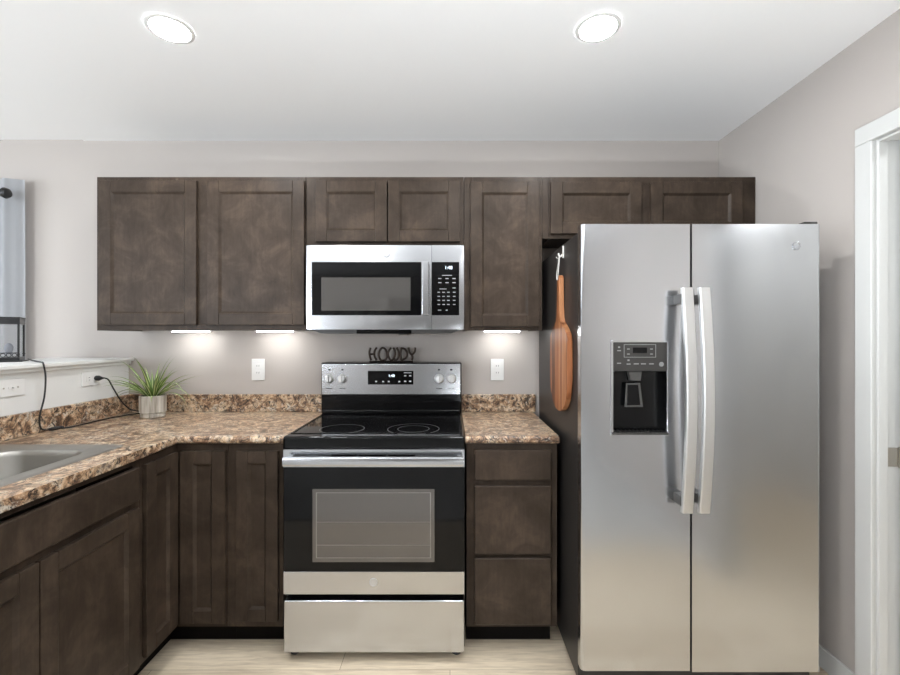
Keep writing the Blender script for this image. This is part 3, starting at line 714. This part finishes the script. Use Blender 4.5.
stroke((401.2, 349.2), (400.6, 355), (401.2, 361.4))                                                                                       # D
stroke((400.6, 349.4), (404.4, 350.0), (407.2, 354), (406.2, 358.8), (401.2, 361.4))
stroke((408.6, 348.6), (409.2, 353), (411.8, 355.6), (414.6, 353), (415.4, 348.6))                                                         # Y
stroke((411.8, 355.6), (412.6, 358.5), (411.8, 361.6))
sgn.tube([P(369.5, 362.6), P(413, 362.6)], .0035, 8)
tag(obj('word_sign', sgn, M['iron'], None, (px(392, DS), ysn, zs0)), 'dark metal sign spelling HOWDY standing on top of the range', 'sign')

# ------------------------------------------------------------------ outlets and switch
def plate(r, m, c, wd, ht, w, out, horiz):
    """cover plate centred at c=(a, z) on plane w"""
    a, z = c
    p = MB(); q = MB()
    box = (lambda mb, a0, a1, z0, z1, w0, w1, b: mb.box(a0, a1, w0, w1, z0, z1, b)) if m == 'back' else (lambda mb, a0, a1, z0, z1, w0, w1, b: mb.box(w0, w1, a0, a1, z0, z1, b))
    box(p, a - wd/2, a + wd/2, z - ht/2, z + ht/2, w + out * .0003, w + out * .006, .002)
    obj('cover_plate', p, M['whiteplastic'], r); return box
def outlet(label, m, c, w, out, horiz=False, toggle=False):
    a, z = c; loc = (a, w, z) if m == 'back' else (w, a, z)
    r = thing('light_switch' if toggle else 'wall_outlet', label, 'switch' if toggle else 'outlet', loc, None if toggle else 'white wall outlets')
    wd, ht = (.122, .072) if horiz else (.074, .122)
    box = plate(r, m, c, wd, ht, w, out, horiz)
    if toggle:
        t_ = MB(); box(t_, a - .012, a + .012, z - .005, z + .005, w + out * .006, w + out * .008, .0008); box(t_, a + .001, a + .008, z - .004, z + .004, w + out * .008, w + out * .018, .001)
        obj('toggle', t_, M['whiteplastic'], r)
        for k in (-.03, .03):
            s_ = MB(); box(s_, a + k - .003, a + k + .003, z - .003, z + .003, w + out * .006, w + out * .0068, 0)
            obj('screw', s_, M['nickel'], r)
    else:
        for k in (-.0195, .0195):
            a1, z1 = (a + k, z) if horiz else (a, z + k)
            f_ = MB(); box(f_, a1 - .0165, a1 + .0165, z1 - .014, z1 + .014, w + out * .006, w + out * .0078, .003)
            fo = obj('receptacle', f_, M['whiteplastic'], r)
            s_ = MB()
            for e in (-.006, .006):
                if horiz: box(s_, a1 - .004, a1 + .004, z1 + e - .0012, z1 + e + .0012, w + out * .0078, w + out * .0084, 0)
                else: box(s_, a1 + e - .0012, a1 + e + .0012, z1 - .002, z1 + .006, w + out * .0078, w + out * .0084, 0)
            obj('slot', s_, M['slot'], fo)
    return r
outlet('white wall outlet on the back wall left of the range', 'back', (px(258.5, DW), pz(369.5, DW)), -.0, -1)
outlet('white wall outlet on the back wall right of the range', 'back', (px(497.2, DW), pz(369.5, DW)), -.0, -1)
outlet('white sideways wall outlet on the half wall with black plug in it', 'side', (2.255 - DW, 1.150), XP, 1, True)
outlet('white sideways switch plate on the half wall below the glass lantern', 'side', (1.838 - DW, 1.150), XP, 1, True, True)

# ------------------------------------------------------------------ glass lantern with its cord
P1x, P1y, TH = -2.035, 2.08 - DW, R(34)          # its front right corner and its turn towards the room
lx1, lx0, ly0, ly1 = P1x, P1x - .135, P1y, P1y + .11
lz0, lz1 = ZP, ZP + .212
def turned(mb):
    c_, s_ = math.cos(TH), math.sin(TH)
    for v in mb.bm.verts:
        dx, dy = v.co.x - P1x, v.co.y - P1y
        v.co.x, v.co.y = P1x + dx * c_ - dy * s_, P1y + dx * s_ + dy * c_
    return mb
r = thing('lantern', 'black metal framed glass lantern standing on the white ledge at far left', 'lantern', (-2.12, 2.09 - DW, lz0))
obj('base', turned(MB().box(lx0 - .012, lx1 + .012, ly0 - .012, ly1 + .012, lz0 + .0003, lz0 + .006, .002).box(lx0, lx1, ly0, ly1, lz0 + .006, lz0 + .022, .002)), M['black'], r)
obj('lid', turned(MB().box(lx0 - .002, lx1 + .002, ly0 - .002, ly1 + .002, lz1 - .008, lz1, .002).box(lx0 - .001, lx1 + .001, ly0 - .001, ly1 + .001, lz1 - .034, lz1 - .008, .002)), M['black'], r)
for (x, y) in ((lx0 + .004, ly0 + .004), (lx1 - .004, ly0 + .004), (lx0 + .004, ly1 - .004), (lx1 - .004, ly1 - .004)):
    p = MB().box(x - .004, x + .004, y - .004, y + .004, lz0 + .022, lz1 - .010, .001)
    for z in (lz0 + .036, lz1 - .028): p.lathe([(.004, -.004), (.0065, 0), (.004, .004)], (x, y, z), n=10)
    obj('post', turned(p), M['black'], r)
sc_ = MB()
nsc = 6; stp = (lx1 - lx0 - .016) / nsc
for k in range(nsc):
    x = lx0 + .008 + stp * (k + .5)
    pts = [(x + stp * .42 * math.cos(a), ly0 + .004, lz0 + .032 + .0085 * math.sin(a)) for a in [2 * math.pi * i / 14 for i in range(14)]]
    sc_.tube(pts, .0016, 6, True)
sc_.tube([(lx0 + .006, ly0 + .004, lz0 + .0425), (lx1 - .006, ly0 + .004, lz0 + .0425)], .0018, 6)
obj('scrollwork', turned(sc_), M['black'], r)
gm = MB()
gm.box(lx0 + .008, lx1 - .008, ly0 + .006, ly0 + .008, lz0 + .022, lz1 - .010).box(lx0 + .008, lx1 - .008, ly1 - .008, ly1 - .006, lz0 + .022, lz1 - .010)
gm.box(lx0 + .006, lx0 + .008, ly0 + .008, ly1 - .008, lz0 + .022, lz1 - .010).box(lx1 - .008, lx1 - .006, ly0 + .008, ly1 - .008, lz0 + .022, lz1 - .010)
obj('glass_pane', turned(gm), M['lamp_glass'], r)
obj('bulb', turned(MB().lathe([(.012, 0), (.012, .010), (.016, .020), (.017, .032), (.013, .044), (.005, .052)], ((lx0 * .35 + lx1 * .65), (ly0 + ly1) / 2, lz0 + .036), n=16)), M['candle'], r)
zc_ = ZT + .0045
def on_top(p, q):                    # a point of the cord lying on the worktop
    D = (H - zc_) * FPX / (q - CY); return (px(p, D), D - DW, zc_)
c1 = [(-2.075, 2.165 - DW, ZP + .010), (-2.03, 2.13 - DW, ZP + .007), (-1.93, 2.05 - DW, ZP + .0045), (-1.83, 1.97 - DW, ZP + .0045), (XP + .040, 1.948 - DW, ZP - .002), (XP + .046, 1.952 - DW, ZP - .06), (XP + .042, 1.95 - DW, ZP - .15),
      (XP + .036, 1.935 - DW, ZP - .23), (XP + .032, 1.945 - DW, ZT + .022), (XP + .034, 1.985 - DW, ZT + .006), (XP + .040, 2.03 - DW, zc_)]
c1 += [on_top(70, 427.2), on_top(84, 424), on_top(100, 420.2), on_top(120, 416.2)]
c1 += [(px(137, 2.42), 2.42 - DW, zc_), (px(150, 2.45), 2.45 - DW, zc_), (px(142, 2.47), 2.47 - DW, zc_ + .002), (-1.775, 2.455 - DW, .956), (-1.776, 2.42 - DW, .978), (-1.772, 2.37 - DW, 1.02), (-1.774, 2.32 - DW, 1.09), (-1.776, 2.29 - DW, 1.138), (-1.785, 2.276 - DW, 1.150), (-1.800, 2.2745 - DW, 1.150)]
cd = obj('cord', MB().tube(c1, .0036, 8, smooth=5), M['black'], r)
obj('inline_switch', MB().tube([(XP + .033, 1.98 - DW, ZT + .0085), (XP + .037, 2.01 - DW, ZT + .008), (XP + .042, 2.045 - DW, ZT + .008)], lambda t_: .0078 - .003 * abs(2 * t_ - 1) ** 3, 10, smooth=4), M['black'], cd)
obj('plug', MB().lathe([(.011, 0), (.0135, .004), (.0135, .018), (.008, .030), (.0045, .040)], (XP + .0082, 2.2745 - DW, 1.150), 'x', 16), M['black'], cd)

# ------------------------------------------------------------------ potted spider plant
pc = Vector((px(153, 2.345), 2.345 - DW, ZT)); pr = .062
r = thing('potted_plant', 'green striped spider plant in a whitewashed grey pot on the counter corner', 'plant', pc)
prof = [(.064, .0005), (.066, .004), (.068, .018), (.0665, .020), (.0665, .022), (.0715, .024)]
nn = 72
pot = MB(); rings = []
for (rad, h) in [(.052, .0005), (.056, .003), (.057, .020), (.0555, .022), (.0555, .025), (.0605, .027), (.062, .030), (.062, .112), (.0605, .116), (.057, .116), (.055, .112), (.055, .098)]:
    ribs = .0009 if .028 < h < .114 and rad > .0595 else 0
    rings.append([(pc.x + (rad + ribs * math.cos(24 * 2 * math.pi * k / nn)) * math.cos(2 * math.pi * k / nn), pc.y + (rad + ribs * math.cos(24 * 2 * math.pi * k / nn)) * math.sin(2 * math.pi * k / nn), pc.z + h) for k in range(nn)])
pot.loft(rings, True, False)
obj('pot', pot, M['pot'], r)
obj('soil', MB().lathe([(.0555, .094), (.0545, .098), (.03, .102), (.008, .103)], pc, n=28), M['soil'], r)
def leaves():
    bm = bmesh.new(); uv = bm.loops.layers.uv.new('UVMap'); rnd = random.Random(11)
    base = pc + Vector((0, 0, .100))
    def leaf(az, el, ln, wd, droop, start=.012, twist=0):
        d = Vector((math.cos(az), math.sin(az), 0)); side = Vector((-math.sin(az), math.cos(az), 0))
        n = 12; p = base + d * start; e = el; rows = []
        for i in range(n + 1):
            t = i / n
            wv = wd * (math.sin(math.pi * (.16 + .84 * t)) ** .7) * (1 if t < .35 else (1 - (t - .35) / .65) ** .75) + .0003
            up = Vector((0, 0, math.cos(e))) - d * math.sin(e)
            sd = side * math.cos(twist * t) + up * math.sin(twist * t)
            rows.append((p - sd * wv, p + up * (-wv * .35), p + sd * wv, t))
            p = p + (d * math.cos(e) + Vector((0, 0, math.sin(e)))) * ln / n
            if p.y > -.028: p.y = -.028
            if p.x < XP + .03 and p.z > ZT: p.x = max(p.x, XP + .03)
            if p.z < ZT + .004: p.z = ZT + .004
            e -= droop / n * (.4 + 1.2 * t)
        vs = [[bm.verts.new(q) for q in row[:3]] for row in rows]
        for a, b_ in zip(range(n), range(1, n + 1)):
            for k in (0, 1):
                f = bm.faces.new((vs[a][k], vs[a][k+1], vs[b_][k+1], vs[b_][k])); f.smooth = True
                for lp, (u_, v_) in zip(f.loops, ((k/2, a/n), ((k+1)/2, a/n), ((k+1)/2, b_/n), (k/2, b_/n))): lp[uv].uv = (u_, v_)
    for k in range(15): leaf(k * 2.4 + rnd.uniform(-.3, .3), R(rnd.uniform(62, 84)), rnd.uniform(.16, .26), .0085, rnd.uniform(.3, .9), .010, rnd.uniform(-.7, .7))
    for k in range(16): leaf(k * 2.4 + .8, R(rnd.uniform(38, 60)), rnd.uniform(.16, .26), .0080, rnd.uniform(.5, 1.3), .014, rnd.uniform(-.7, .7))
    for (az, el, ln, dr_) in ((R(183), R(52), .26, 1.3), (R(195), R(46), .25, 1.35), (R(-8), R(48), .27, .95), (R(5), R(40), .27, .7), (R(-15), R(36), .20, .5), (R(200), R(40), .19, 2.4), (R(215), R(50), .20, 2.7), (R(-20), R(60), .29, 3.1), (R(172), R(62), .24, 1.2), (R(-60), R(35), .12, 2.2), (R(-6), R(42), .25, 2.5), (R(-12), R(30), .22, 2.0)):
        leaf(az, el, ln, .0072, dr_, .016, rnd.uniform(-.4, .4))
    m = MB(); m.bm.free(); m.bm = bm; return m
obj('foliage', leaves(), M['leaf'], r)

# ------------------------------------------------------------------ curtain and rod at far left
r = thing('curtain', 'pale blue-grey curtain hanging at the far left edge above the ledge', 'curtain', (-2.7, -.06, .3))
cu = MB(); rows = []
xa, xb, zt_ = -3.0, px(23, 2.46), pz(179, 2.46)
n = 80
for (z) in (zt_, zt_ - .05, zt_ - .5, zt_ - 1.2, .32):
    amp = .014 if z > zt_ - .1 else .018
    rows.append([(xa + (xb - xa) * k / n, -.062 + amp * math.sin(k / n * 2 * math.pi * 4.25 + .6) + .003 * math.sin(k * .9), z) for k in range(n + 1)])
cu.loft(rows, False, False, closed=False)
obj('panel', cu, M['curtain'], r, sharp=80)
cl = MB()
rd_ = thing('curtain_rod', 'black curtain rod ending in a round finial at far left', 'curtain rod', (-2.5, -.11, 2.1))
DRd = 2.40; zr = pz(193, DRd); yr_ = DRd - DW
obj('rod', MB().tube([(-4.2, yr_, zr), (px(3, DRd), yr_, zr)], .010, 14), M['black'], rd_)
obj('finial', MB().lathe([(.006, -.030), (.016, -.027), (.016, -.020), (.012, -.018), (.024, -.010), (.030, .004), (.024, .020), (.010, .028)], (px(4.5, DRd), yr_, zr), 'x', 24), M['black'], rd_)
obj('bracket', MB().box(-3.26, -3.245, yr_ - .012, -.001, zr - .024, zr - .009, .002).box(-3.272, -3.233, -.006, -.0005, zr - .045, zr + .025, .002), M['black'], rd_)

# ------------------------------------------------------------------ lamps
def can(label, x, y):
    r = thing('ceiling_light', label, 'ceiling light', (x, y, ZC), 'recessed ceiling lights')
    obj('trim_ring', MB().lathe([(.080, -.0005), (.079, -.003), (.070, -.006), (.065, -.005), (.063, -.002)], (x, y, ZC), n=48, cap0=False, cap1=False), M['whiteplastic'], r)
    obj('lens', MB().lathe([(.0635, -.003), (.060, -.006), (.025, -.0075)], (x, y, ZC), n=40), M['lens'], r)
    return r
c0 = can('round recessed ceiling light on the left, above the tall wall cabinet', px(170, 1.606), 1.606 - DW)
for (x, y, lab) in ((px(598, 1.60), 1.60 - DW, 'round recessed ceiling light on the right, above the refrigerator'),
                    (.05, .95 - DW, 'recessed ceiling light overhead, outside the picture, nearer row'),
                    (-1.02, .20 - DW, 'added recessed ceiling light overhead, outside the picture, left of nearer row'),  # this and the lights below are added out of view for brightness
                    (.54, -.9 - DW, 'added recessed ceiling light behind the viewer, right side'),
                    (-1.02, -1.4 - DW, 'added recessed ceiling light behind the viewer, left side'),
                    (2.3, YJ1 - .75, 'added recessed ceiling light in the passage beyond the doorway'), (2.5, -2.7, 'added recessed ceiling light at the far end of the passage'),  # added to brighten the passage that the refrigerator door mirrors
                    (-3.4, -1.6 - DW, 'added recessed ceiling light over the living room'), ):
    c = copy_tree(c0); c.location = (x, y, ZC); c['label'] = lab
def bar(label, p, yb):
    x = px(p, DW + yb); z = ZU0 + .012
    r = thing('cabinet_light', label, 'lamp', (x, yb, z), 'under-cabinet lights')
    obj('housing', MB().box(x - .105, x + .105, yb - .022, yb + .022, z - .012, z - .0005, .003), M['whiteplastic'], r)
    obj('diffuser', MB().box(x - .095, x + .095, yb - .017, yb + .017, z - .0165, z - .0118, .002), M['bar'], r)
    return r
b0 = bar('slim white lamp under the leftmost wall cabinet, above the plant side', 191, -.10)
for (p, lab) in ((275, 'slim white lamp under the leftmost wall cabinet, nearer the microwave'), (502, 'slim white lamp under the narrow cabinet right of the microwave')):
    c = copy_tree(b0); c.location.x = px(p, DW - .10); c['label'] = lab

def uplighter(label, x, y):  # added lamp, never in view, throws fill light onto the ceiling
    r = thing('fill_lamp', label, 'fill lamp', (x, y, 0), 'added fill uplighters')
    obj('base', MB().lathe([(.14, 0), (.14, .012), (.12, .020), (.015, .026)], (x, y, 0), n=32), M['black'], r)
    obj('pole', MB().lathe([(.012, .022), (.012, .56)], (x, y, 0), n=14), M['black'], r)
    obj('bowl', MB().lathe([(.02, .555), (.07, .57), (.15, .62), (.17, .655), (.166, .655), (.145, .625), (.06, .585)], (x, y, 0), n=40, cap1=True), M['steel2'], r)
    obj('diffuser', MB().lathe([(.145, .626), (.145, .629)], (x, y, 0), n=32), M['fill_glow'], r)
    return r
u0 = uplighter('added unseen black uplighter behind the viewer, brightening the ceiling', .30, -2.62)
u1 = copy_tree(u0); u1.location = (-3.3, -4.3, 0); u1['label'] = 'added unseen black uplighter in the living room, brightening the ceiling'

# ------------------------------------------------------------------ picture on the rear wall (seen in the microwave's glass)
r = thing('picture_frame', 'framed pale picture on the rear wall, mirrored in the microwave glass', 'picture', (-1.78, YR, 1.6))
obj('frame', MB().grid([-2.06, -2.01, -1.55, -1.50], [1.35, 1.40, 1.90, 1.95], lambda i, j: i == 1 and j == 1, YR + .03, YR + .002, BACK), M['frame'], r)
obj('print', MB().box(-2.01, -1.55, YR + .003, YR + .010, 1.40, 1.90), M['picture'], r)
